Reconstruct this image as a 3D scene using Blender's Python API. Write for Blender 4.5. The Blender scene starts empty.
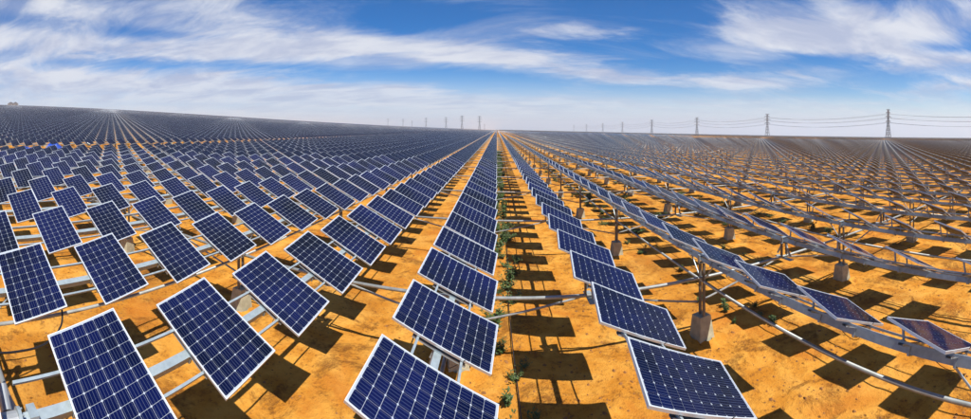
import bpy, math, random
import numpy as np
from mathutils import Vector, Matrix, noise
random.seed(7); rng = np.random.default_rng(7)
scene = bpy.context.scene
C = scene.collection

# ------------------------------------------------------------------ camera
SX = -0.0234                      # the ground falls gently to the right
CAM_Z = 5.616
cam_d = bpy.data.cameras.new('camera'); cam = bpy.data.objects.new('camera', cam_d); C.objects.link(cam)
cam.location = (0, 0, CAM_Z); cam.rotation_euler = (math.pi/2, 0, 0.0306)
FPX = 370.9
cam_d.type = 'PANO'; cam_d.panorama_type = 'CENTRAL_CYLINDRICAL'     # a hand-swept panorama
cam_d.central_cylindrical_radius = 1.0
cam_d.central_cylindrical_range_u_min = -485.5/FPX; cam_d.central_cylindrical_range_u_max = 485.5/FPX
cam_d.central_cylindrical_range_v_min = -(419-129.2)/FPX; cam_d.central_cylindrical_range_v_max = 129.2/FPX
cam_d.clip_start = 0.05; cam_d.clip_end = 20000
scene.camera = cam
scene.render.engine = 'CYCLES'
scene.view_settings.view_transform = 'Standard'; scene.view_settings.look = 'None'
scene.view_settings.gamma = 1; scene.view_settings.exposure = 0.5; scene.view_settings.use_curve_mapping = False
scene.cycles.max_bounces = 6; scene.cycles.volume_bounces = 1

# ------------------------------------------------------------------ node helper
class NT:
    def __init__(s, nt): s.nt = nt; s.n = nt.nodes; s.l = nt.links
    def add(s, t, **kw):
        n = s.n.new(t)
        for k, v in kw.items(): setattr(n, k, v)
        return n
    def put(s, sock, v):
        if hasattr(v, 'is_output') or isinstance(v, bpy.types.NodeSocket): s.l.new(v, sock)
        else: sock.default_value = v
    def m(s, op, a, b=0.0, c=None, clamp=False):
        n = s.add('ShaderNodeMath', operation=op, use_clamp=clamp)
        s.put(n.inputs[0], a); s.put(n.inputs[1], b)
        if c is not None: s.put(n.inputs[2], c)
        return n.outputs[0]
    def mix(s, f, a, b, mode='MIX'):
        n = s.add('ShaderNodeMix', data_type='RGBA', blend_type=mode)
        s.put(n.inputs[0], f); s.put(n.inputs[6], a); s.put(n.inputs[7], b)
        return n.outputs[2]
    def ramp(s, v, lo, hi, a=0.0, b=1.0, smooth=True):
        n = s.add('ShaderNodeMapRange', interpolation_type='SMOOTHSTEP' if smooth else 'LINEAR')
        s.put(n.inputs[0], v); s.put(n.inputs[1], lo); s.put(n.inputs[2], hi); s.put(n.inputs[3], a); s.put(n.inputs[4], b)
        return n.outputs[0]
    def noise(s, vec, scale, detail=4, rough=0.55, dist=0.0):
        n = s.add('ShaderNodeTexNoise'); s.put(n.inputs['Vector'], vec)
        n.inputs['Scale'].default_value = scale; n.inputs['Detail'].default_value = detail
        n.inputs['Roughness'].default_value = rough; n.inputs['Distortion'].default_value = dist
        return n.outputs[0]
    def scale(s, vec, sc):
        n = s.add('ShaderNodeMapping'); s.put(n.inputs[0], vec); n.inputs['Scale'].default_value = sc
        return n.outputs[0]

# ------------------------------------------------------------------ sun and sky
SUN = Vector((1.05, -1.12, 2.5)).normalized()
SUN_EL = math.asin(SUN.z); SUN_AZ = math.atan2(SUN.x, SUN.y)     # azimuth from +Y towards +X
sun_d = bpy.data.lights.new('sun', 'SUN'); sun = bpy.data.objects.new('sun', sun_d); C.objects.link(sun)
sun_d.energy = 5.0; sun_d.angle = math.radians(0.53); sun_d.color = (1.0, 0.98, 0.90)
sun.rotation_euler = (-SUN).to_track_quat('-Z', 'Y').to_euler(); sun.location = (20, -20, 60)

world = bpy.data.worlds.new('World'); scene.world = world; world.use_nodes = True
w = NT(world.node_tree); w.n.clear()
SKY_STRENGTH = 0.072
SKY_K = 0.70/SKY_STRENGTH
out = w.add('ShaderNodeOutputWorld'); bg = w.add('ShaderNodeBackground'); bg.inputs[1].default_value = SKY_STRENGTH
sky = w.add('ShaderNodeTexSky', sky_type='NISHITA', sun_disc=False, sun_elevation=SUN_EL, sun_rotation=SUN_AZ,
            altitude=1200, air_density=1.0, dust_density=0.6, ozone_density=2.5)
hsv = w.add('ShaderNodeHueSaturation'); hsv.inputs['Hue'].default_value = 0.508; hsv.inputs['Saturation'].default_value = 1.62; hsv.inputs['Value'].default_value = 1.20
w.l.new(sky.outputs[0], hsv.inputs['Color'])
tc = w.add('ShaderNodeTexCoord'); sep = w.add('ShaderNodeSeparateXYZ'); w.l.new(tc.outputs['Generated'], sep.inputs[0])
X, Y, Z = sep.outputs
az = w.m('ARCTAN2', X, Y)
rad = w.m('SQRT', w.m('ADD', w.m('MULTIPLY', X, X), w.m('MULTIPLY', Y, Y)))
tel = w.m('DIVIDE', Z, w.m('MAXIMUM', rad, 0.02))                # tangent of the elevation
den = w.m('ADD', w.m('MAXIMUM', Z, 0.0), 0.10)
cmb = w.add('ShaderNodeCombineXYZ'); w.l.new(w.m('DIVIDE', X, den), cmb.inputs[0]); w.l.new(w.m('DIVIDE', Y, den), cmb.inputs[1])
flat = cmb.outputs[0]                                            # cloud layer seen as a flat sheet
n1 = w.noise(w.scale(flat, (0.55, 1.0, 1)), 1.1, 9, 0.62, 0.5)
n2 = w.noise(w.scale(flat, (0.42, 0.8, 1)), 2.7, 10, 0.64, 0.7)
cover = w.m('ADD', w.m('MULTIPLY', n1, 0.50), w.m('MULTIPLY', n2, 0.78))     # about 0.57 in the mean
# banks and clear lanes of this sky, as directions (azimuth, tangent of elevation, half widths, amount, shear)
def pxd(x, y): return (x-485.5)/FPX - 0.0306, (129.2-y)/FPX
BANKS = [  # photo position of the bank's middle, half width, half height, amount, lean
    (110, 24, 260, 40, 0.27, 0.02), (200, 50, 200, 16, 0.16, 0.03), (140, 86, 280, 18, 0.36, 0.02), (400, 99, 190, 11, 0.24, 0.02), (440, 53, 125, 11, 0.27, 0.05), (310, 45, 80, 12, 0.10, 0.0),
    (520, 58, 60, 7, 0.16, 0.0),
    (800, 36, 140, 24, 0.32, 0.0), (915, 55, 100, 18, 0.30, 0.12), (600, 73, 44, 9, 0.36, 0.05), (735, 84, 95, 9, 0.34, 0.0),
    (880, 18, 150, 18, 0.24, 0.0), (955, 88, 50, 8, 0.25, 0.0), (520, 28, 90, 12, 0.16, 0.0), (760, 104, 240, 7, 0.16, 0.0),
    (655, 15, 75, 22, -0.30, 0.2), (400, 22, 60, 12, -0.22, 0.0), (560, 48, 55, 10, -0.10, 0.0), (480, 14, 140, 9, -0.12, 0.0),
    (145, 34, 55, 7, -0.22, 0.05), (25, 20, 50, 9, -0.24, 0.0), (210, 66, 130, 6, -0.26, 0.02), (420, 78, 130, 7, -0.28, 0.0),
    (830, 60, 50, 8, -0.30, 0.05), (940, 47, 40, 7, -0.25, 0.05), (620, 92, 130, 7, -0.22, 0.0), (700, 66, 90, 7, -0.22, 0.0), (880, 80, 60, 7, -0.18, 0.0),
]
bias = None
wob = w.m('MULTIPLY', w.m('SUBTRACT', w.noise(w.scale(flat, (0.5, 0.9, 1)), 1.6, 5, 0.6), 0.5), 1.1)
for bx_, by_, hw, hh, amt, lean in BANKS:
    a0, t0 = pxd(bx_, by_)
    dx = w.m('MULTIPLY', w.m('SUBTRACT', az, a0), FPX/hw)
    dt = w.m('SUBTRACT', w.m('SUBTRACT', tel, t0), w.m('MULTIPLY', w.m('SUBTRACT', az, a0), -lean))
    dy = w.m('ADD', w.m('MULTIPLY', dt, FPX/hh), wob)
    g = w.m('EXPONENT', w.m('MULTIPLY', w.m('ADD', w.m('MULTIPLY', dx, dx), w.m('MULTIPLY', dy, dy)), -0.9))
    g = w.m('MULTIPLY', g, amt)
    bias = g if bias is None else w.m('ADD', bias, g)
dens = w.m('MULTIPLY', w.ramp(w.m('ADD', cover, bias), 0.62, 1.02), w.ramp(tel, 0.02, 0.17, 0.55, 1.0))
wisp = w.noise(w.scale(flat, (0.40, 0.8, 1)), 1.5, 9, 0.66, 0.7)            # thin high cirrus
thin = w.m('MULTIPLY', w.ramp(w.m('ADD', wisp, w.m('MULTIPLY', bias, 0.7)), 0.44, 0.80), 0.55)
veil = w.m('MULTIPLY', w.ramp(tel, 0.0, w.m('SUBTRACT', 0.155, w.m('MULTIPLY', az, 0.052)), 1.0, 0.0), 0.92)              # low pale haze bank all round the horizon
CL = 0.86*SKY_K
c1 = w.mix(veil, hsv.outputs[0], (0.63*SKY_K, 0.70*SKY_K, 0.86*SKY_K, 1))
puff = w.ramp(w.noise(w.scale(flat, (0.6, 1.0, 1)), 2.0, 6, 0.58, 0.4), 0.34, 0.62)       # grey-blue undersides and bright heads
ccol = w.mix(puff, (CL*0.56, CL*0.63, CL*0.84, 1), (CL*0.92, CL*0.95, CL*1.03, 1))
c2 = w.mix(w.m('MAXIMUM', w.m('MULTIPLY', dens, 0.94), thin), c1, ccol)
w.l.new(c2, bg.inputs[0]); w.l.new(bg.outputs[0], out.inputs[0])

# ------------------------------------------------------------------ materials
def mat(name):
    m = bpy.data.materials.new(name); m.use_nodes = True
    t = NT(m.node_tree); b = t.n['Principled BSDF']
    return m, t, b
def simple(name, col, rough=0.6, metal=0.0, var=0.12, scale=6.0, bump=0.0):
    m, t, b = mat(name)
    co = t.add('ShaderNodeTexCoord').outputs['Object']
    n = t.noise(co, scale, 5)
    f = t.ramp(n, 0.3, 0.7, 1-var, 1+var, False)
    k = t.add('ShaderNodeVectorMath', operation='SCALE'); k.inputs[0].default_value = col; t.l.new(f, k.inputs[3])
    t.l.new(k.outputs[0], b.inputs['Base Color'])
    b.inputs['Roughness'].default_value = rough; b.inputs['Metallic'].default_value = metal
    if bump:
        bp = t.add('ShaderNodeBump'); bp.inputs['Strength'].default_value = bump; bp.inputs['Distance'].default_value = 0.02
        t.l.new(t.noise(co, scale*5, 6), bp.inputs['Height']); t.l.new(bp.outputs[0], b.inputs['Normal'])
    return m

def sand_material():
    m, t, b = mat('sand')
    co = t.add('ShaderNodeTexCoord').outputs['Object']
    big = t.noise(co, 0.22, 5, 0.6, 0.4); mid = t.noise(co, 1.3, 6, 0.65, 0.3); fine = t.noise(co, 9.0, 6, 0.7); grain = t.noise(co, 45.0, 3, 0.7)
    col = t.mix(t.ramp(mid, 0.35, 0.68), (0.470, 0.180, 0.019, 1), (0.620, 0.288, 0.046, 1))
    col = t.mix(t.ramp(big, 0.48, 0.70, 0, 0.75), col, (0.29, 0.105, 0.014, 1))
    col = t.mix(t.ramp(t.noise(co, 0.33, 4, 0.6, 0.8), 0.50, 0.66, 0, 0.6), col, (0.70, 0.36, 0.075, 1))
    crust = t.m('MULTIPLY', t.ramp(fine, 0.50, 0.68), t.ramp(mid, 0.42, 0.60, 1.0, 0.15))
    col = t.mix(t.m('MULTIPLY', crust, 0.75), col, (0.150, 0.052, 0.013, 1))
    col = t.mix(t.ramp(grain, 0.60, 0.75, 0, 0.45), col, (0.160, 0.058, 0.014, 1))
    col = t.mix(t.ramp(grain, 0.25, 0.40, 0.35, 0), col, (0.70, 0.39, 0.095, 1))
    dist_ = t.m('MULTIPLY', t.ramp(t.noise(co, 0.75, 7, 0.72, 0.6), 0.50, 0.63), t.ramp(t.noise(co, 6.0, 5, 0.7), 0.36, 0.58, 0.25, 1.0))
    col = t.mix(t.m('MULTIPLY', dist_, 0.78), col, (0.17, 0.062, 0.013, 1))
    red = t.ramp(t.noise(co, 0.5, 5, 0.6, 0.3), 0.52, 0.68, 0, 0.6)
    col = t.mix(red, col, (0.44, 0.135, 0.016, 1))
    v = t.add('ShaderNodeTexVoronoi'); t.l.new(co, v.inputs['Vector']); v.inputs['Scale'].default_value = 3.6; v.inputs['Randomness'].default_value = 1
    speck = t.m('MULTIPLY', t.ramp(v.outputs['Distance'], 0.07, 0.15, 1, 0), t.ramp(t.noise(co, 0.7, 3), 0.48, 0.62))
    col = t.mix(t.m('MULTIPLY', speck, 0.7), col, (0.070, 0.028, 0.010, 1))
    t.l.new(col, b.inputs['Base Color']); b.inputs['Roughness'].default_value = 0.95; b.inputs['Specular IOR Level'].default_value = 0.1
    h = t.m('ADD', t.m('MULTIPLY', fine, 0.6), t.m('MULTIPLY', grain, 0.25)); h = t.m('ADD', h, t.m('MULTIPLY', mid, 1.2)); h = t.m('SUBTRACT', h, t.m('MULTIPLY', speck, 0.25)); h = t.m('SUBTRACT', h, t.m('MULTIPLY', dist_, 0.5))
    bp = t.add('ShaderNodeBump'); bp.inputs['Strength'].default_value = 0.9; bp.inputs['Distance'].default_value = 0.07
    t.l.new(h, bp.inputs['Height']); t.l.new(bp.outputs[0], b.inputs['Normal'])
    return m

CELL_A, CELL_B = (0.0010, 0.0024, 0.009, 1), (0.0034, 0.0064, 0.046, 1)
def cell_material():
    m, t, b = mat('silicon_cell')
    info = t.add('ShaderNodeObjectInfo'); uv = t.add('ShaderNodeUVMap'); uv.uv_map = 'UVMap'
    s = t.add('ShaderNodeSeparateXYZ'); t.l.new(uv.outputs[0], s.inputs[0])
    geo = t.add('ShaderNodeNewGeometry')
    vary = t.m('ADD', t.ramp(info.outputs['Random'], 0, 1, 0.15, 0.50, False), t.ramp(t.noise(geo.outputs['Position'], 0.45, 2), 0.35, 0.65, -0.25, 0.6, False), clamp=True)
    col = t.mix(vary, CELL_A, CELL_B)
    fr = t.m('FRACT', t.m('ADD', t.m('MULTIPLY', s.outputs[1], 4.0), 0.0))          # four printed busbars along the panel
    bus = t.ramp(t.m('ABSOLUTE', t.m('SUBTRACT', fr, 0.5)), 0.04, 0.075, 1, 0)
    col = t.mix(t.m('MULTIPLY', bus, 0.30), col, (0.17, 0.20, 0.30, 1))
    t.l.new(col, b.inputs['Base Color']); b.inputs['Roughness'].default_value = 0.5; b.inputs['Specular IOR Level'].default_value = 0.0
    b.inputs['Coat Weight'].default_value = 0.36; b.inputs['Coat Roughness'].default_value = 0.05; b.inputs['Coat IOR'].default_value = 1.33
    return m
def far_cell_material():
    m, t, b = mat('module_face')
    uv = t.add('ShaderNodeUVMap'); uv.uv_map = 'UVMap'
    s = t.add('ShaderNodeSeparateXYZ'); t.l.new(uv.outputs[0], s.inputs[0])
    def line(v, n, wd):
        f = t.m('FRACT', t.m('MULTIPLY', v, n)); return t.m('SUBTRACT', 0.5, t.m('ABSOLUTE', t.m('SUBTRACT', f, 0.5)))
    a, c = line(s.outputs[0], 10, 0), line(s.outputs[1], 6, 0)
    grid = t.ramp(t.m('MINIMUM', a, c), 0.012, 0.026, 1, 0); dia = t.ramp(t.m('ADD', a, c), 0.075, 0.10, 1, 0)
    pat = t.m('MAXIMUM', t.m('MULTIPLY', grid, 0.8), dia)
    eu = t.m('SUBTRACT', 0.5, t.m('ABSOLUTE', t.m('SUBTRACT', s.outputs[0], 0.5))); ev = t.m('SUBTRACT', 0.5, t.m('ABSOLUTE', t.m('SUBTRACT', s.outputs[1], 0.5)))
    edge = t.m('MAXIMUM', t.ramp(eu, 0.008, 0.012, 1, 0), t.ramp(ev, 0.014, 0.018, 1, 0))
    geo = t.add('ShaderNodeNewGeometry')
    base = t.mix(t.noise(geo.outputs['Position'], 0.55, 2), (0.0013, 0.0028, 0.010, 1), (0.0030, 0.0060, 0.032, 1))
    col = t.mix(pat, base, (0.16, 0.18, 0.22, 1)); col = t.mix(edge, col, (0.50, 0.52, 0.54, 1))
    t.l.new(col, b.inputs['Base Color']); b.inputs['Roughness'].default_value = 0.5; b.inputs['Specular IOR Level'].default_value = 0.0
    b.inputs['Coat Weight'].default_value = 0.36; b.inputs['Coat Roughness'].default_value = 0.05; b.inputs['Coat IOR'].default_value = 1.33
    return m
M = {
    'sand': sand_material(), 'cell': cell_material(), 'face': far_cell_material(),
    'frame': simple('anodised_frame', (0.58, 0.60, 0.62), 0.38, 0.25, 0.05),
    'edge': simple('darkened_frame_edge', (0.30, 0.31, 0.32), 0.5, 0.1, 0.05),  # frame colour darkened on distant panels to mute their bright glare streaks
    'sheet': simple('white_backsheet', (0.32, 0.35, 0.41), 0.35, 0.0, 0.04),
    'back': simple('grey_back_film', (0.10, 0.105, 0.115), 0.55, 0.0, 0.05),
    'galv': simple('galvanised_steel', (0.31, 0.36, 0.385), 0.45, 0.25, 0.16, 9.0),
    'pipe': simple('weathered_pipe', (0.30, 0.31, 0.30), 0.5, 0.3, 0.22, 5.0),
    'post': simple('shaded_steel_post', (0.16, 0.15, 0.14), 0.55, 0.4, 0.25, 7.0),  # shade under the panels is put into this dark post colour
    'concrete': simple('concrete', (0.38, 0.345, 0.235), 0.9, 0.0, 0.22, 5.0, 0.5),
    'black': simple('black_rubber', (0.015, 0.015, 0.017), 0.5),
    'leaf': simple('weed_leaf', (0.050, 0.088, 0.014), 0.6, 0.0, 0.45, 4.0),
    'dry': simple('dry_stem', (0.15, 0.12, 0.045), 0.8, 0.0, 0.3, 4.0),
    'clod': simple('sand_clod', (0.24, 0.10, 0.026), 0.95, 0.0, 0.35, 12.0),
    'tower': simple('pylon_steel', (0.13, 0.135, 0.15), 0.6, 0.3, 0.1),
    'wire': simple('conductor', (0.10, 0.10, 0.12), 0.5, 0.3, 0.05),
    'tarp': simple('blue_tarpaulin', (0.008, 0.055, 0.36), 0.4, 0.0, 0.25, 1.5),
    'wall': simple('hut_wall', (0.23, 0.20, 0.18), 0.9), 'roof': simple('hut_roof', (0.10, 0.095, 0.10), 0.8),
    'motor': simple('cast_grey_housing', (0.40, 0.41, 0.42), 0.5, 0.5),
}
haze_m = bpy.data.materials.new('haze_air'); haze_m.use_nodes = True

# ------------------------------------------------------------------ mesh helpers
class MB:
    def __init__(s): s.v = []; s.f = []; s.uv = []
    def poly(s, pts, faces):
        k = len(s.v); s.v += [tuple(p) for p in pts]; s.f += [tuple(i+k for i in f) for f in faces]; return s
    def box(s, lo, hi, M4=None):
        p = [Vector((x, y, z)) for z in (lo[2], hi[2]) for y in (lo[1], hi[1]) for x in (lo[0], hi[0])]
        if M4 is not None: p = [M4 @ q for q in p]
        return s.poly(p, [(0,2,3,1),(4,5,7,6),(0,1,5,4),(2,6,7,3),(0,4,6,2),(1,3,7,5)])
    def bar(s, a, b, wx, wy=None, n=4, r2=None, twist=math.pi/4):
        a, b = Vector(a), Vector(b); d = (b-a).normalized(); wy = wy or wx
        up = Vector((0,0,1)) if abs(d.z) < 0.95 else Vector((0,1,0))
        u = d.cross(up).normalized(); v = d.cross(u)
        sc = math.sqrt(2) if n == 4 else 1.0
        pts = []
        for p, r in ((a, 1.0), (b, (r2 or wx)/wx)):
            for i in range(n):
                t = 2*math.pi*i/n + (twist if n == 4 else 0)
                pts.append(p + u*(math.cos(t)*wx*0.5*sc*r) + v*(math.sin(t)*wy*0.5*sc*r))
        fs = [(i, (i+1) % n, n+(i+1) % n, n+i) for i in range(n)] + [tuple(range(n-1, -1, -1)), tuple(range(n, 2*n))]
        return s.poly(pts, fs)
    def path(s, pts, w, n=6):
        for a, b in zip(pts, pts[1:]): s.bar(a, b, w, n=n)
        return s
    def mesh(s, name, material, smooth=False):
        me = bpy.data.meshes.new(name); me.from_pydata(s.v, [], s.f); me.update()
        me.materials.append(M[material] if isinstance(material, str) else material)
        if smooth: me.shade_smooth()
        return me
def obj(name, me, parent=None, loc=None, rot=None):
    o = bpy.data.objects.new(name, me); C.objects.link(o)
    if parent: o.parent = parent
    if loc is not None: o.location = loc
    if rot is not None: o.rotation_euler = rot
    return o
def tag(o, label, cat=None, group=None, kind=None):
    o['label'] = label
    if cat: o['category'] = cat
    if group: o['group'] = group
    if kind: o['kind'] = kind
    return o
def numpy_mesh(name, verts, quads, material, uvs=None, mat2=(), mat_idx=None):
    me = bpy.data.meshes.new(name); nf = len(quads)
    me.vertices.add(len(verts)); me.vertices.foreach_set('co', np.asarray(verts, np.float32).ravel())
    me.loops.add(nf*4); me.loops.foreach_set('vertex_index', np.asarray(quads, np.int32).ravel())
    me.polygons.add(nf); me.polygons.foreach_set('loop_start', np.arange(0, nf*4, 4, dtype=np.int32))
    me.materials.append(M[material])
    for q in mat2: me.materials.append(M[q])
    if mat2: me.polygons.foreach_set('material_index', np.asarray(mat_idx, np.int32))
    if uvs is not None:
        l = me.uv_layers.new(name='UVMap'); l.data.foreach_set('uv', np.asarray(uvs, np.float32).ravel())
    me.update(calc_edges=True); me.validate()
    return me

# ------------------------------------------------------------------ terrain
def G(x, y):
    """large shape of the ground: a plane falling to +X; on the -X side a banked service road, then a long rise up to a ridge"""
    x = np.asarray(x, float); y = np.asarray(y, float)
    xe = np.maximum(x, -720.0); d = np.hypot(xe, y)+1e-6
    t = np.maximum(0, -xe-45)
    sm = lambda v, a, b: (lambda q: q*q*(3-2*q))(np.clip((v-a)/(b-a), 0, 1))
    z = SX*xe + 0.053*t*np.abs(xe)/(d+4) + 0.15*sm(-x, 43, 49)
    top = 2.92+0.16*np.sin(y*0.31)+0.10*np.sin(y*0.83+1)+0.07*np.sin(y*1.9)                                               # crest of the bank
    bank = sm(-x, 38.6, 41.0)*(1-sm(-x, 43.2, 46.4))
    fade = 1-sm(y, 330, 420)
    return z*(1-bank*fade) + np.maximum(top-0.002*np.maximum(y, 0), z)*bank*fade
def g(x, y): return float(G(x, y))
def micro(x, y):
    d = math.hypot(x, y)
    if d > 90: return 0.0
    k = min(1, (90-d)/40)
    return k*(0.055*noise.noise(Vector((x*0.35, y*0.35, 3))) + 0.042*noise.noise(Vector((x*1.3, y*1.3, 9))) + 0.018*noise.noise(Vector((x*4, y*4, 1))))
def ground():
    NA = 560
    radii = [0.6]
    while radii[-1] < 3400: radii.append(radii[-1]*1.028 + 0.05)
    ang = np.linspace(0, 2*math.pi, NA, endpoint=False)
    verts = [(0, 0, 0)]; r = np.array(radii)
    for rr in radii:
        xs, ys = rr*np.sin(ang), rr*np.cos(ang); zs = G(xs, ys)
        if rr < 90: zs = zs + np.array([micro(a, b) for a, b in zip(xs, ys)])
        verts += list(zip(xs, ys, zs))
    V = np.array(verts, np.float32); nr = len(radii)
    i = np.arange(NA); j = (i+1) % NA; q = []
    for k in range(nr-1):
        a = 1+k*NA; b = a+NA
        q.append(np.stack([a+i, b+i, b+j, a+j], 1)[:, ::-1])
    me = numpy_mesh('ground', V, np.concatenate(q), 'sand'); me.shade_smooth()
    o = obj('ground', me); o['kind'] = 'structure'; o['label'] = 'orange desert sand under and around the solar rows'
ground()

# ------------------------------------------------------------------ the array: lattice of single modules on tracker tubes
AL, BE = 0.4606, 0.2465           # tube turned east, each module also tipped south
PITCH, SPACE, X0, Y0 = 1.82, 3.102, -0.765, 2.227
HG, AX = 2.5, 0.30                # module centre above the ground; above the tube axis
L, W = 1.65, 0.99
TZ = HG - AX*math.cos(AL); TX = -AX*math.sin(AL)      # tube axis relative to the row's module centres
SPAN = 4*PITCH; YP = Y0 + 3.5*PITCH                   # post lines
def row_x(k): return X0 + k*SPACE
ROAD = (-45.4, -38.3)
def px_of(x, y, z):
    th = math.atan2(x, y) + 0.0306; d = math.hypot(x, y)
    return 485.5 + FPX*th, 129.2 - FPX*(z-CAM_Z)/d

RB = Matrix.Rotation(BE, 4, 'X'); PC = Matrix.Translation((0, 0, AX)) @ RB     # tube frame -> module frame
def frame_mesh():
    b = MB(); t, h = 0.0125, 0.038
    b.box((-L/2, -W/2, -h), (L/2, -W/2+t, 0.002), PC); b.box((-L/2, W/2-t, -h), (L/2, W/2, 0.002), PC)
    b.box((-L/2, -W/2+t, -h), (-L/2+t, W/2-t, 0.002), PC); b.box((L/2-t, -W/2+t, -h), (L/2, W/2-t, 0.002), PC)
    return b.mesh('frame', 'frame')
def sheet_mesh():
    me = MB().box((-L/2+0.0125, -W/2+0.0125, -0.010), (L/2-0.0125, W/2-0.0125, -0.004), PC).mesh('laminate', 'sheet')
    me.materials.append(M['back']); me.polygons[0].material_index = 1; return me
CP = 0.1585; CS = 0.1538; CH = 0.0125
def cell_pts(cx, cy):
    s = CS/2; o = [(-s+CH,-s),(s-CH,-s),(s,-s+CH),(s,s-CH),(s-CH,s),(-s+CH,s),(-s,s-CH),(-s,-s+CH)]
    return [(cx+x, cy+y) for x, y in o]
CELLS = [((i-4.5)*CP, (j-2.5)*CP*0.995) for i in range(10) for j in range(6)]
def add_uv(me, uvs):
    l = me.uv_layers.new(name='UVMap'); l.data.foreach_set('uv', np.asarray(uvs, np.float32).ravel())
def one_cell_mesh():        # a single wafer, thin prism
    b = MB(); p = cell_pts(0, 0); top = [(x, y, -0.0012) for x, y in p]; bot = [(x, y, -0.004) for x, y in p]
    b.poly(top+bot, [tuple(range(8))] + [(i, i+8, (i+1) % 8+8, (i+1) % 8) for i in range(8)])
    me = b.mesh('cell', 'cell'); uv = []
    for f in b.f:
        for i in f: uv.append((b.v[i][0]/CS+0.5, b.v[i][1]/CS+0.5))
    add_uv(me, uv); return me
def all_cells_mesh():
    b = MB(); uv = []
    for cx, cy in CELLS:
        k = len(b.v); p = cell_pts(cx, cy)
        b.poly([PC @ Vector((x, y, -0.0015)) for x, y in p], [tuple(range(8))])
        uv += [((x-cx)/CS+0.5, (y-cy)/CS+0.5) for x, y in p]
    me = b.mesh('cells', 'cell'); add_uv(me, uv); return me
def rail_mesh(y):
    b = MB(); b.box((-0.44, y-0.045, 0.0605), (0.44, y+0.045, 0.067)); b.box((-0.44, y-0.045, 0.067), (0.44, y-0.039, 0.0945)); b.box((-0.44, y+0.039, 0.067), (0.44, y+0.045, 0.0945))
    for sx in (-1, 1): b.box((sx*0.072-0.006, y-0.02, -0.075), (sx*0.072+0.006, y+0.02, 0.0605))
    b.box((-0.078, y-0.02, -0.087), (0.078, y+0.02, -0.075))
    return b.mesh('clamp_rail', 'galv')
def leg_mesh(sx):
    yt = 0.44*math.cos(BE); zt = AX + 0.44*math.sin(BE) - 0.042
    b = MB().bar((sx*0.36, 0.36, 0.137), (sx*0.36, yt, zt), 0.028, 0.035); b.box((sx*0.36-0.03, 0.33, 0.1345), (sx*0.36+0.03, 0.40, 0.141))
    return b.mesh('tilt_leg', 'galv')
def jbox_mesh():
    return MB().box((-0.06, 0.26, -0.034), (0.06, 0.36, -0.0105), PC).mesh('junction_box', 'black')
ME = dict(frame=frame_mesh(), sheet=sheet_mesh(), cell=one_cell_mesh(), cells=all_cells_mesh(), rail_n=rail_mesh(-0.40), rail_f=rail_mesh(0.37),
          leg_a=leg_mesh(-1), leg_b=leg_mesh(1), jbox=jbox_mesh(),
          lead=MB().path([(0.05+0.34*t, 0.10-0.62*t+0.05*math.sin(9*t), 0.20-0.36*math.sin(math.pi*t)**.8+0.0*t) for t in [i/12 for i in range(13)]], 0.012, 5).mesh('lead_cable', 'black'))

# every lattice place in view
places = []
for k in range(-60, 45):
    x = row_x(k)
    if ROAD[0] < x < ROAD[1]: continue
    for n in range(-6, 60):
        y = Y0 + n*PITCH
        if y < 0.3: continue
        z = g(x, y) + HG
        px, py = px_of(x, y, z); d = math.hypot(x, y); r = FPX*1.0/d
        if -r*0.9 < px < 971+r*0.9 and py < 419+r*0.75: places.append((math.sqrt(d*d+(CAM_Z-z)**2), k, n, x, y, z))
places.sort()
NEAR = 300; NCELL = 16
individual = set()
ORD = ['first', 'second', 'third', 'fourth', 'fifth', 'sixth', 'seventh', 'eighth', 'ninth', 'tenth', 'eleventh', 'twelfth', 'thirteenth', 'fourteenth', 'fifteenth',
       'sixteenth', 'seventeenth', 'eighteenth', 'nineteenth', 'twentieth']
def nth(i): return ORD[i] if i < 20 else 'distant'
def row_words(k):         # rows are counted from the weed strip, towards the pylons or towards the blue tarpaulins
    return (nth(k-1) + ' row from weed strip towards pylons') if k > 0 else (nth(-k) + ' row from weed strip towards tarpaulins')
def panel_label(k, n):    # along a row, panels are counted from the cross pipes; the first cross pipe is the one at the drive motor
    j, i = divmod(n, 4)
    where = 'just before first cross pipe' if j < 0 else nth(i) + ' past ' + nth(j) + ' cross pipe'
    return 'solar panel in ' + row_words(k) + ', ' + where, 'solar panels standing in rows over the sand'
for rank, (dist, k, n, x, y, z) in enumerate(places[:NEAR]):
    individual.add((k, n))
    lab, grp = panel_label(k, n)
    e = obj('solar_panel', None, loc=(x+TX, y, g(x, y)+TZ), rot=(random.gauss(0, 0.004), AL+random.gauss(0, 0.014), random.gauss(0, 0.004)))
    e.empty_display_size = 0.3; tag(e, lab, 'solar panel', grp)
    obj('frame', ME['frame'], e); sh = obj('laminate', ME['sheet'], e)
    if rank < NCELL:
        for cx, cy in CELLS:
            c = obj('cell', ME['cell'], sh); c.matrix_local = PC @ Matrix.Translation((cx, cy, 0.0))
    else:
        c = obj('cells', ME['cells'], e); c['kind'] = 'stuff'
    if dist < 26:
        obj('clamp_rail', ME['rail_n'], e); obj('clamp_rail', ME['rail_f'], e); obj('tilt_leg', ME['leg_a'], e); obj('tilt_leg', ME['leg_b'], e)
        if k > 0: obj('junction_box', ME['jbox'], e)
        if dist < 18: obj('lead_cable', ME['lead'], e)

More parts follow.
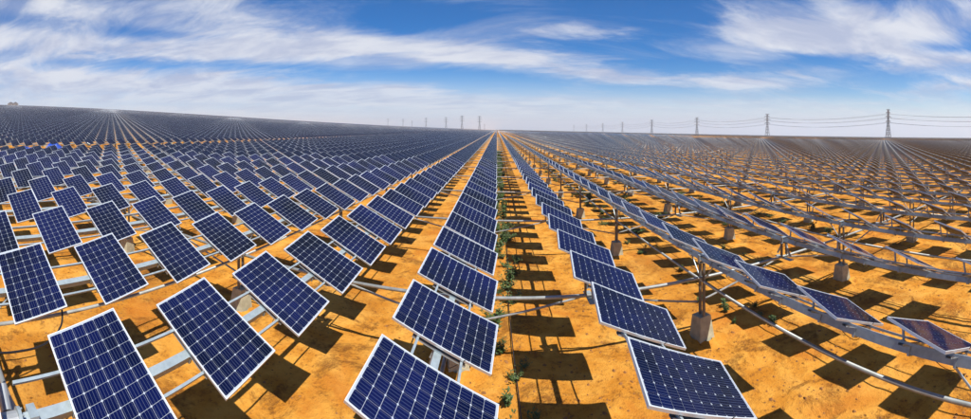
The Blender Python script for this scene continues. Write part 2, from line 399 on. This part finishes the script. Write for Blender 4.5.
# ---- the rest of the field
def lattice(dmin, dmax):
    ks = np.arange(int(-dmax/SPACE)-2, int(dmax/SPACE)+3); ns = np.arange(0, int(dmax/PITCH)+3)
    K, N = np.meshgrid(ks, ns, indexing='ij'); x = X0+K*SPACE; y = Y0+N*PITCH
    d = np.hypot(x, y); a = np.arctan2(x, y)
    m = (d >= dmin) & (d < dmax) & (np.abs(a) < 1.44) & ~((x > ROAD[0]) & (x < ROAD[1])) & ~((x < -4) & (x > -170) & (y > 1250)) & (x > -730)
    return K[m], N[m], x[m], y[m]
Ra, Rb = np.array(Matrix.Rotation(AL, 3, 'Y')), np.array(Matrix.Rotation(BE, 3, 'X')); RR = Ra @ Rb
def far_panels(name, K, N, x, y, solid, label):
    z = G(x, y)+HG; n = len(x)
    loc = [(-L/2,-W/2,0),(L/2,-W/2,0),(L/2,W/2,0),(-L/2,W/2,0)]
    if solid: loc += [(a, b, -0.045) for a, b, _ in loc]
    loc = np.array(loc) @ RR.T; nv = len(loc)
    V = (np.stack([x, y, z], 1)[:, None, :] + loc[None]).reshape(-1, 3)
    fq = [(0,1,2,3)] + ([(7,6,5,4),(0,4,5,1),(1,5,6,2),(2,6,7,3),(3,7,4,0)] if solid else [])
    Q = (np.arange(n)*nv)[:, None, None] + np.array(fq)[None]; Q = Q.reshape(-1, 4)
    u = np.array([(0,0),(1,0),(1,1),(0,1)], float); uv = np.tile(np.concatenate([u]*len(fq)), (n, 1))
    mi = np.tile(np.array([0]+[2, 1, 1, 1, 1][:len(fq)-1]), n)
    me = numpy_mesh(name, V, Q, 'face', uv, ('edge', 'back'), mi)
    tag(obj(name, me), label, 'solar panels', None, 'stuff')
K, N, x, y = lattice(8, 330)
keep = np.array([(int(a), int(b)) not in individual for a, b in zip(K, N)])
# leave out lattice places nearer than the individuals reach (they lie outside the frame)
keep &= ~((np.hypot(x, y) < places[NEAR][0]*0.97) & (np.abs(np.arctan2(x, y)+0.0306) > 1.25) & (np.hypot(x, y) < 14))
far_panels('distant_solar_panels', K[keep], N[keep], x[keep], y[keep], True, 'countless small tilted solar panels filling the desert plain')
K, N, x, y = lattice(330, 760)
far_panels('horizon_solar_panels', K, N, x, y, False, 'sea of tiny solar panels fading towards the horizon')
def strips():
    V = []; 
    hw = L/2*math.cos(AL); hz = L/2*math.sin(AL); SEG = 80.0
    for k in range(-240, 1100):
        x = row_x(k)
        for s in range(0, 43):
            y0, y1 = s*SEG, (s+1)*SEG; ym = (y0+y1)/2; d = math.hypot(x, ym)
            if d < 760 or d > 3350 or abs(math.atan2(x, ym)) > 1.44: continue
            if (-170 < x < -4 and ym > 1250) or x < -730: continue
            V.append((x, y0, y1))
    V = np.array(V); x, y0, y1 = V.T; z0, z1 = G(x, y0)+HG, G(x, y1)+HG
    P = np.stack([np.stack([x-hw, y0, z0+hz], 1), np.stack([x+hw, y0, z0-hz], 1), np.stack([x+hw, y1, z1-hz], 1), np.stack([x-hw, y1, z1+hz], 1)], 1).reshape(-1, 3)
    Q = np.arange(len(x)*4).reshape(-1, 4)
    uv = np.tile(np.array([(0.05,0.05),(0.05,0.05),(0.05,0.05),(0.05,0.05)]), (len(x), 1))
    tag(obj('skyline_solar_rows', numpy_mesh('skyline_solar_rows', P, Q, 'face', uv)), 'thin dark solar rows merging into the skyline', 'solar panels', None, 'stuff')
strips()

# ------------------------------------------------------------------ torque tubes with their side rails
def box_path(pts, hx, hz, roll, offx=0.0, offz=0.0):
    """square tube through points along Y, turned about its axis by roll"""
    c, s = math.cos(roll), math.sin(roll)
    cs = [(-hx+offx, -hz+offz), (hx+offx, -hz+offz), (hx+offx, hz+offz), (-hx+offx, hz+offz)]
    V = []; F = []
    for p in pts:
        for a, b in cs: V.append((p[0]+a*c+b*s, p[1], p[2]-a*s+b*c))
    for i in range(len(pts)-1):
        for j in range(4): F.append((i*4+j, i*4+(j+1) % 4, i*4+4+(j+1) % 4, i*4+4+j))
    F += [(3,2,1,0), tuple(len(V)-4+j for j in range(4))]
    return V, F
def row_points(k, y0, y1, step):
    x = row_x(k); n = max(1, int((y1-y0)/step)); ys = np.linspace(y0, y1, n+1)
    return [(x+TX, float(yy), g(x, yy)+TZ) for yy in ys]
far_tube = MB()
for k in range(-150, 110):
    x = row_x(k)
    if ROAD[0] < x < ROAD[1]: continue
    ys = max(-1.5, abs(x)*0.20-4); ye = 260.0
    if ys > ye-20: continue
    if k == -1: ys = 1.16
    near = -62 < x < 62
    pts = row_points(k, ys, ye, 400 if x > -38 else 20)
    if near:
        b = MB(); b.poly(*box_path(pts, 0.060, 0.060, AL)); me = b.mesh('torque_tube', 'galv')
        for v in me.vertices: v.co -= Vector(pts[0])
        o = obj('torque_tube', me, loc=pts[0])
        lab, grp = 'long square galvanised tube of ' + row_words(k), 'long tubes under the panel rows'
        tag(o, lab, 'metal tube', grp)
        if abs(x) < 32:
            for sx in (-1, 1):
                b = MB(); b.poly(*box_path([pts[0], (pts[-1][0], 70.0, pts[-1][2])] if x > -38 else pts, 0.019, 0.019, AL, sx*0.36, 0.1155))
                me = b.mesh('side_rail', 'galv')
                for v in me.vertices: v.co -= Vector(pts[0])
                obj('side_rail', me, o)
    else: far_tube.poly(*box_path(pts, 0.060, 0.060, AL))
tag(obj('distant_torque_tubes', far_tube.mesh('distant_torque_tubes', 'pipe')), 'faint steel tubes threading the distant panel rows', 'metal tubes', None, 'stuff')

# ------------------------------------------------------------------ posts, hangers, pipes
def frustum(b, c, w0, w1, d0, d1, h, lean=(0, 0)):
    x, y, z = c; lx, ly = lean
    p = [(x-w0/2, y-d0/2, z), (x+w0/2, y-d0/2, z), (x+w0/2, y+d0/2, z), (x-w0/2, y+d0/2, z)]
    p += [(x+lx-w1/2, y+ly-d1/2, z+h), (x+lx+w1/2, y+ly-d1/2, z+h), (x+lx+w1/2, y+ly+d1/2, z+h), (x+lx-w1/2, y+ly+d1/2, z+h)]
    return b.poly(p, [(3,2,1,0),(4,5,6,7),(0,1,5,4),(1,2,6,5),(2,3,7,6),(3,0,4,7)])
PZ = 1.70                          # height of the cross pipes
def post_parts():
    P = {}
    for s, nm in ((-1, 'post_a'), (1, 'post_b')):
        b = MB(); b.box((-0.035, s*0.095-0.025, 0.45), (0.035, s*0.095+0.025, TZ-0.12)); P[nm] = b.mesh('post', 'post')
    b = MB(); frustum(b, (0, 0, -0.25), 0.56, 0.36, 0.56, 0.36, 0.93)
    me = b.mesh('footing', 'concrete'); P['footing'] = me
    b = MB(); r_ = random.Random(5); n_ = 14
    ring = [(q*math.cos(2*math.pi*i/n_), q*math.sin(2*math.pi*i/n_), zz) for q0, zz in ((0.85, -0.10), (0.52, 0.05), (0.28, 0.12)) for i in range(n_) for q in (q0*r_.uniform(.85, 1.15),)]
    b.poly(ring, [(a*n_+i, a*n_+(i+1) % n_, (a+1)*n_+(i+1) % n_, (a+1)*n_+i) for a in range(2) for i in range(n_)]); P['mound'] = b.mesh('sand_mound', 'sand', True)
    b = MB(); b.box((-0.10, -0.05, TZ-0.125), (0.10, 0.05, TZ-0.095))
    for s in (-1, 1): b.box((s*0.095-0.012, -0.05, TZ-0.095), (s*0.095+0.012, 0.05, TZ+0.09))
    b.box((-0.107, -0.05, TZ+0.09), (0.107, 0.05, TZ+0.105)); P['bearing'] = b.mesh('bearing', 'galv')
    for s, nm in ((-1, 'brace_a'), (1, 'brace_b')):
        P[nm] = MB().bar((s*0.05, 0.15, 1.00), (s*(SPACE-0.12), 0.15, PZ-0.07+s*SX*SPACE), 0.055, n=8).mesh('brace', 'pipe')
        P['s'+nm] = MB().bar((0, s*0.14, PZ+0.02), (0, s*0.55, TZ-0.075), 0.04, n=6).mesh('knee_strut', 'galv')
    return P
PP = post_parts()
def hanger_parts():
    H = {}
    for s, nm in ((-1, 'leg_a'), (1, 'leg_b')):
        H[nm] = MB().bar((0, s*0.30, PZ+0.045), (0, s*0.05, TZ-0.075), 0.045, n=4).mesh('hanger_leg', 'galv')
        H['p'+nm] = MB().box((s*0.11-0.02, -0.04, PZ+0.05), (s*0.11+0.02, 0.04, TZ-0.09)).mesh('upright', 'post')
    b = MB(); b.box((-0.14, -0.05, TZ-0.09), (0.14, 0.05, TZ-0.072))
    for s in (-1, 1): b.box((s*0.095-0.012, -0.05, TZ-0.072), (s*0.095+0.012, 0.05, TZ+0.09))
    b.box((-0.107, -0.05, TZ+0.09), (0.107, 0.05, TZ+0.105)); H['bearing'] = b.mesh('bearing', 'galv')
    H['shoe'] = MB().box((-0.09, -0.36, PZ-0.055), (0.09, 0.36, PZ-0.045)).mesh('shoe_plate', 'galv')
    return H
HP = hanger_parts()
far_post = MB(); far_foot = MB()
for k in range(-90, 80):
    x = row_x(k)
    if ROAD[0] < x < ROAD[1]: continue
    for j in range(-1, 34):
        y = YP + j*SPAN; d = math.hypot(x, y)
        if y < 0 or d > 190 or abs(math.atan2(x, y)) > 1.40: continue
        zg = g(x, y)
        if d < 58:
            base = (x+TX, y, zg)
            if k % 2 == 0:
                e = obj('support_post', None, loc=base); 
                lab, grp = 'post on concrete footing, ' + row_words(k) + ', at ' + nth(j+1) + ' cross pipe', 'posts on concrete footings'
                tag(e, lab, 'post', grp)
                for q in ('post_a', 'post_b', 'bearing', 'brace_a', 'brace_b', 'sbrace_a', 'sbrace_b'):
                    obj(PP[q].name.split('.')[0], PP[q], e)
                obj('sand_mound', PP['mound'], e, rot=(0, 0, random.uniform(0, 6)))
                f = obj('footing', PP['footing'], e); f.rotation_euler = (random.gauss(0, .03), random.gauss(0, .03), random.uniform(-.25, .25))
            else:
                e = obj('hanger_frame', None, loc=base); tag(e, 'short steel hanger, ' + row_words(k) + ', on ' + nth(j+1) + ' cross pipe', 'bracket', 'hanger frames on cross pipes')
                for q in HP: obj(HP[q].name.split('.')[0], HP[q], e)
        elif k % 2 == 0:
            far_post.box((x+TX-0.05, y-0.12, zg+0.4), (x+TX+0.05, y+0.12, zg+TZ-0.08)); frustum(far_foot, (x+TX, y, zg-0.2), 0.56, 0.36, 0.56, 0.36, 0.85)
tag(obj('distant_posts', far_post.mesh('distant_posts', 'post')), 'tiny steel posts under the distant panel rows', 'posts', None, 'stuff')
tag(obj('distant_footings', far_foot.mesh('distant_footings', 'concrete')), 'tiny concrete footings under the distant panel rows', 'footings', None, 'stuff')
# cross pipes joining the rows at every post line, lengthwise pipes under the footed rows
far_pipe = MB()
for j in range(-1, 24):
    y = YP + j*SPAN
    if y < 0: continue
    xa, xb = -38.4, 66.0
    if y < 62:
        pz = PZ; b = MB(); b.bar((xa, 0, SX*xa+pz), (xb, 0, SX*xb+pz), 0.085, n=10)
        o = obj('cross_pipe', b.mesh('cross_pipe', 'pipe', True), loc=(0, y, 0))
        tag(o, 'grey round cross pipe under the panel rows, ' + ('beside the drive motor' if j < 0 else nth(j) + ' past the drive motor'), 'pipe', 'cross pipes between the posts')
    else: far_pipe.bar((xa, y, SX*xa+PZ), (xb, y, SX*xb+PZ), 0.085, n=5)
tag(obj('distant_pipes', far_pipe.mesh('distant_pipes', 'pipe')), 'thin cross pipes lost among the distant panel rows', 'pipes', None, 'stuff')
for k in range(-8, 9, 2):
    x = row_x(k)+TX; ys = max(-1.0, abs(x)*0.20-3)
    o = obj('lengthwise_pipe', MB().bar((0, ys, 0), (0, 95, 0), 0.075, n=10).mesh('lengthwise_pipe', 'pipe', True), loc=(x, 0, SX*x+PZ-0.085))
    lab, grp = 'grey lengthwise pipe below ' + row_words(k), 'lengthwise pipes'
    tag(o, lab, 'pipe', grp)

# ------------------------------------------------------------------ drive motor at the end of a tube
def motor():
    x = row_x(-1)+TX; y = 1.12; e = obj('drive_motor', None, loc=(x, y, g(x, y)+TZ), rot=(0, AL, 0))
    tag(e, 'grey geared drive motor at the end of a panel tube', 'motor')
    obj('gearbox', MB().bar((0, -0.16, 0), (0, 0.02, 0), 0.24, n=16).mesh('gearbox', 'motor'), e)
    obj('flange', MB().bar((0, 0.022, 0), (0, 0.06, 0), 0.30, n=16).mesh('flange', 'galv'), e)
    obj('motor_barrel', MB().bar((-0.13, -0.07, -0.02), (-0.42, -0.07, -0.02), 0.13, n=14).mesh('motor_barrel', 'motor'), e)
    b = MB()
    for i in range(8):
        a = i*math.pi/4; b.bar((0.125*math.cos(a), 0.05, 0.125*math.sin(a)), (0.125*math.cos(a), 0.085, 0.125*math.sin(a)), 0.022, n=6)
    obj('flange_bolts', b.mesh('flange_bolts', 'galv'), e)['kind'] = 'stuff'
motor()
def cable(name, pts, wd, label, mat_='black', smooth=True):
    # catmull-rom through the points
    P = [Vector(p) for p in pts]; P = [2*P[0]-P[1]] + P + [2*P[-1]-P[-2]]; out_ = []
    for i in range(1, len(P)-2):
        for s in range(8):
            t = s/8; a, b_, c, d = P[i-1], P[i], P[i+1], P[i+2]
            out_.append(0.5*((2*b_)+(c-a)*t+(2*a-5*b_+4*c-d)*t*t+(3*b_-a-3*c+d)*t**3))
    out_.append(P[-2])
    o = obj(name, MB().path([p-out_[0] for p in out_], wd, 6).mesh(name, mat_), loc=out_[0])
    return tag(o, label, 'cable' if 'cable' in name else 'hose')
cable('power_cable', [(-5.0, 0.9, 2.55), (-5.35, 1.5, 2.28), (-5.7, 2.1, 2.10), (-6.1, 2.55, 2.12), (-6.55, 2.75, 2.28)], 0.035, 'thick black cable slung between two panel rows by drive motor')
cable('drip_hose', [(0.42+0.05*math.sin(i*1.7), 4.2+i*2.6, 0.05) for i in range(22)], 0.028, 'thin black drip hose lying along the weed strip')

# ------------------------------------------------------------------ weeds
def weed_meshes(seed, nst, h, spread, leaves):
    r = random.Random(seed); st = MB(); lf = MB()
    for i in range(nst):
        a = r.uniform(0, 6.283); ln = h*r.uniform(.55, 1.1); bx = Vector((r.uniform(-.06, .06), r.uniform(-.06, .06), -0.02))
        tip = bx + Vector((math.cos(a)*spread*r.uniform(.3, 1), math.sin(a)*spread*r.uniform(.3, 1), ln)); mid = bx.lerp(tip, .5) + Vector((0, 0, .05*h))
        st.bar(bx, mid, 0.012, n=3, r2=0.009); st.bar(mid, tip, 0.009, n=3, r2=0.004)
        for j in range(leaves):
            t = r.uniform(.18, 1); p = bx.lerp(mid, t*2) if t < .5 else mid.lerp(tip, t*2-1)
            q = r.uniform(0, 6.283); d = Vector((math.cos(q), math.sin(q), r.uniform(-.2, .7))).normalized(); ll = r.uniform(.05, .12)*(h/.4)**.5; sd = d.cross(Vector((0, 0, 1))).normalized()*ll*.28
            nrm = sd.cross(d).normalized()*ll*.12
            lf.poly([p, p+d*ll*.5+sd-nrm, p+d*ll, p+d*ll*.5-sd-nrm, p+d*ll*.5+nrm*.3], [(0, 1, 4), (1, 2, 4), (2, 3, 4), (3, 0, 4)])
    return st.mesh('stem', 'dry'), lf.mesh('foliage', 'leaf')
WM = [weed_meshes(s, *a) for s, a in enumerate([(12, .38, .25, 13), (15, .30, .34, 12), (9, .50, .22, 16), (18, .24, .38, 10), (8, .62, .18, 16)])]
def weed(x, y, s, lab, grp):
    q = random.randrange(5); st, lf = WM[q]
    lab = ['bushy', 'spreading', 'leggy', 'flat', 'tall'][q] + ' ' + lab + ', past ' + nth(max(0, int((y-YP)//SPAN)+1)) + ' cross pipe'
    e = obj('weed_plant', None, loc=(x, y, g(x, y)+micro(x, y)-0.01), rot=(0, 0, random.uniform(0, 6.28))); e.scale = (s, s, s*(1.0 if 'strip' in grp else 0.6))
    tag(e, lab, 'plant', grp); obj('stem', st, e); obj('foliage', lf, e)
for i in range(165):
    y = 6.3 + i*0.5 + random.uniform(-.4, .4); weed(0.28+random.gauss(0, .26), y, random.uniform(.5, 1.1)*(1+min(1, y/30)*.8), 'green weed in the weed strip', 'weeds in the strip between the rows')
for i in range(190):
    k = random.choice([2, 2, 2, 3, 3, 3, 4, 5, 6]); x = row_x(k)+random.uniform(-2.2, -0.6); y = random.uniform(8, 55)
    if math.hypot(x, y) > 11: weed(x, y, random.uniform(.7, 1.8)*(1.0 if math.hypot(x, y) > 20 else 0.5), 'weed under ' + row_words(k), 'weeds scattered among the rows')
for i in range(8):
    k = random.choice([-2, -3, -5, -7]); x = row_x(k)+random.uniform(-1.5, 1.5); y = random.uniform(9, 30)
    weed(x, y, random.uniform(.5, .9), 'weed under ' + row_words(k), 'weeds under the dark panels')

# ------------------------------------------------------------------ loose clods and pebbles on the sand
def clods():
    V = []; Fq = []; b = MB()
    for i in range(13000):
        d = 4+40*random.random()**1.5; a = random.uniform(-1.4, 1.35); x, y = d*math.sin(a), d*math.cos(a)
        if noise.noise(Vector((x*.35, y*.35, 20))) < (0.0 if x < 2 else -0.25) and random.random() < .9: continue
        s = random.choice([.012, .016, .02, .026, .035, .05])*random.uniform(.7, 1.2); z = g(x, y)+micro(x, y)
        r = [random.uniform(.65, 1.2) for _ in range(6)]; t = random.uniform(0, 1)
        ring = [(x+s*r[j]*math.cos(t+j*1.257), y+s*r[j]*math.sin(t+j*1.257), z-s*.2+random.uniform(0, .3)*s) for j in range(5)]
        b.poly(ring+[(x+s*random.uniform(-.3, .3), y+s*random.uniform(-.3, .3), z+s*.75*r[5])], [(j, (j+1) % 5, 5) for j in range(5)])
    tag(obj('loose_clods', b.mesh('loose_clods', 'clod')), 'loose sand clods and pebbles strewn over the ground', 'pebbles', None, 'stuff')
clods()

# ------------------------------------------------------------------ pylons and wires
def pylon_mesh(H):
    leg = MB(); brc = MB(); w0, w1, w2 = H*.075, H*.022, H*.015; hz = H*.60
    def hw(z): return w0+(w1-w0)*z/hz if z < hz else w1+(w2-w1)*(z-hz)/(H-hz)
    zs = [0, .16*H, .30*H, .42*H, .52*H, .60*H, .68*H, .76*H, .84*H, .92*H, H]
    for a, b in zip(zs, zs[1:]):
        for sx in (-1, 1):
            for sy in (-1, 1): leg.bar((sx*hw(a), sy*hw(a), a), (sx*hw(b), sy*hw(b), b), .55)
        for s in (-1, 1):
            brc.bar((-hw(a), s*hw(a), a), (hw(b), s*hw(b), b), .30); brc.bar((hw(a), s*hw(a), a), (-hw(b), s*hw(b), b), .30)
            brc.bar((s*hw(a), -hw(a), a), (s*hw(b), hw(b), b), .30); brc.bar((s*hw(a), hw(a), a), (s*hw(b), -hw(b), b), .30)
    arms = []
    for z, ln in ((.62*H, H*.15), (.77*H, H*.17), (.90*H, H*.14), (.99*H, H*.12)):
        arm = MB(); arm.bar((-ln, 0, z+H*.012), (ln, 0, z+H*.012), .45)
        for s in (-1, 1):
            for t in (-1, 1):
                arm.bar((s*hw(z), t*hw(z), z), (s*ln, 0, z+H*.012), .40); arm.bar((s*hw(z), t*hw(z), z+H*.035), (s*ln, 0, z+H*.015), .40)
            if z < .95*H: arm.bar((s*ln, 0, z+H*.01), (s*ln, 0, z-H*.035), .35)
        arms.append(('cross_arm', arm.mesh('cross_arm', 'tower')))
    return [('corner_legs', leg.mesh('corner_legs', 'tower')), ('lattice_bracing', brc.mesh('lattice_bracing', 'tower'))] + arms
PY = pylon_mesh(46.0)
def pylon(x, y, s, rz, lab, grp):
    e = obj('transmission_tower', None, loc=(x, y, g(x, y)-0.5), rot=(0, 0, rz)); e.scale = (s, s, s); tag(e, lab, 'tower', grp)
    for nm, me in PY: obj(nm, me, e)
LINE = [(480, 20), (480, 272), (478, 535), (477, 797), (466, 1050), (500, 1420), (505, 1720), (505, 2050), (505, 2400)]
LB = ['tall steel lattice pylon with wires, largest of its line', 'lattice pylon second in size along the wire line', 'lattice pylon third in size along the wire line',
      'small lattice pylon fourth in size along the wire line']
for i, (x, y) in enumerate(LINE):
    if i == 0: continue
    pylon(x, y, 1.0, 0, LB[i-1] if i <= 4 else 'tiny faint lattice pylon at the far end of the wire line', 'pylons carrying the long wire line')
for px, y, s in ((462, 1190, 1.0), (479.5, 1190, 1.0), (446, 1350, .95), (426, 1500, .92), (403, 1900, .9), (388, 2100, .95), (412, 2200, .85), (484.5, 2200, .75)):
    a = (px-485.5)/FPX-0.0306; pylon(y*math.tan(a), y, s, .35, ('one of the two tallest hazy pylons standing beyond the sand strip' if y == 1190 else 'smaller faint lattice pylon of the hazy cluster beyond the sand strip'), ('tallest pylons beyond the sand strip' if y == 1190 else 'smaller pylons of the hazy cluster'))
def wires():
    H = 46.0
    for z, ln in ((.62*H, H*.15), (.77*H, H*.17), (.90*H, H*.14)):
        for s in (-1, 1):
            b = MB(); pts = []
            for (xa, ya), (xb, yb) in zip(LINE, LINE[1:]):
                za, zb = g(xa, ya)+z-H*.04, g(xb, yb)+z-H*.04
                for i in range(12):
                    t = i/12; pts.append((xa+(xb-xa)*t+s*ln, ya+(yb-ya)*t, za+(zb-za)*t-6.5*4*t*(1-t)))
            b.path(pts, 0.26, 4); lv = {0: 'lowest', 1: 'middle', 2: 'upper'}[[.62*H, .77*H, .90*H].index(z)]
            tag(obj('power_line', b.mesh('power_line', 'wire')), lv + ' thin dark power line sagging from pylon to pylon', 'wire', lv + ' power lines')
wires()

# ------------------------------------------------------------------ hut on the skyline, blue tarpaulins by the service road
def hut():
    a = (13-485.5)/FPX-0.0306; d = 690; x, y = d*math.sin(a), d*math.cos(a)
    e = obj('field_hut', None, loc=(x, y, g(x, y)-0.3), rot=(0, 0, -a)); e.scale = (1.5, 1.5, 1.5); tag(e, 'small dark gabled hut alone on the hazy skyline', 'hut')
    obj('wall', MB().box((-6.5, -3, 0), (6.5, 3, 4.2)).mesh('wall', 'wall'), e)
    for cx, hwid in ((-2.6, 3.6), (3.2, 3.0)):
        b = MB(); b.poly([(cx-hwid, -3.3, 4.2), (cx+hwid, -3.3, 4.2), (cx, -3.3, 6.2), (cx-hwid, 3.3, 4.2), (cx+hwid, 3.3, 4.2), (cx, 3.3, 6.2)], [(0, 1, 2), (5, 4, 3), (0, 2, 5, 3), (1, 4, 5, 2), (0, 3, 4, 1)])
        obj('roof', b.mesh('roof', 'roof'), e)
    for cx in (-4, 0, 4): obj('window', MB().box((cx-.6, -3.06, 1.6), (cx+.6, -3.003, 3.0)).mesh('window', 'black'), e)
hut()
def tarp(px, d, ln, hh, lab):
    a = (px-485.5)/FPX-0.0306; x, y = d*math.sin(a), d*math.cos(a); b = MB(); nu, nv = 18, 12; r = random.Random(int(px))
    V = []
    for j in range(nv+1):
        for i in range(nu+1):
            u, v = i/nu*2-1, j/nv*2-1; e_ = max(abs(u), abs(v)); h = hh*(1-max(0, e_-.45)/.55)**.7 if e_ > .45 else hh
            h *= 0.82+0.35*noise.noise(Vector((u*2.1+px, v*2.1, 4))); V.append((u*ln/2*(1+.05*r.random()), v*.6, max(-.05, h)))
    F = [(j*(nu+1)+i, j*(nu+1)+i+1, (j+1)*(nu+1)+i+1, (j+1)*(nu+1)+i) for j in range(nv) for i in range(nu)]
    b.poly(V, F); me = b.mesh('blue_tarpaulin', 'tarp', True)
    o = obj('blue_tarpaulin', me, loc=(x, y, g(x, y)), rot=(0, 0, -a)); tag(o, lab, 'tarpaulin')
tarp(27, 43.4, 2.2, 1.0, 'dull blue tarpaulin over a low stack on the service road bank'); tarp(54, 45.0, 2.4, 1.15, 'bright blue tarpaulin heap, the taller one, on the service road bank')

# ------------------------------------------------------------------ haze: the air between here and the skyline
hz = NT(haze_m.node_tree); hz.n.clear()
ho = hz.add('ShaderNodeOutputMaterial'); hv = hz.add('ShaderNodeVolumePrincipled')
hv.inputs['Color'].default_value = (0.93, 0.96, 1.0, 1); hv.inputs['Density'].default_value = 0.00034; hv.inputs['Anisotropy'].default_value = 0.2
hz.l.new(hv.outputs[0], ho.inputs['Volume'])
HAZE = True
if HAZE:
    me = MB().box((-3600, -3600, -84), (3600, 3600, 78)).mesh('haze', haze_m)
    tag(obj('haze', me), 'thin pale desert haze over the whole plain', None, None, 'stuff')
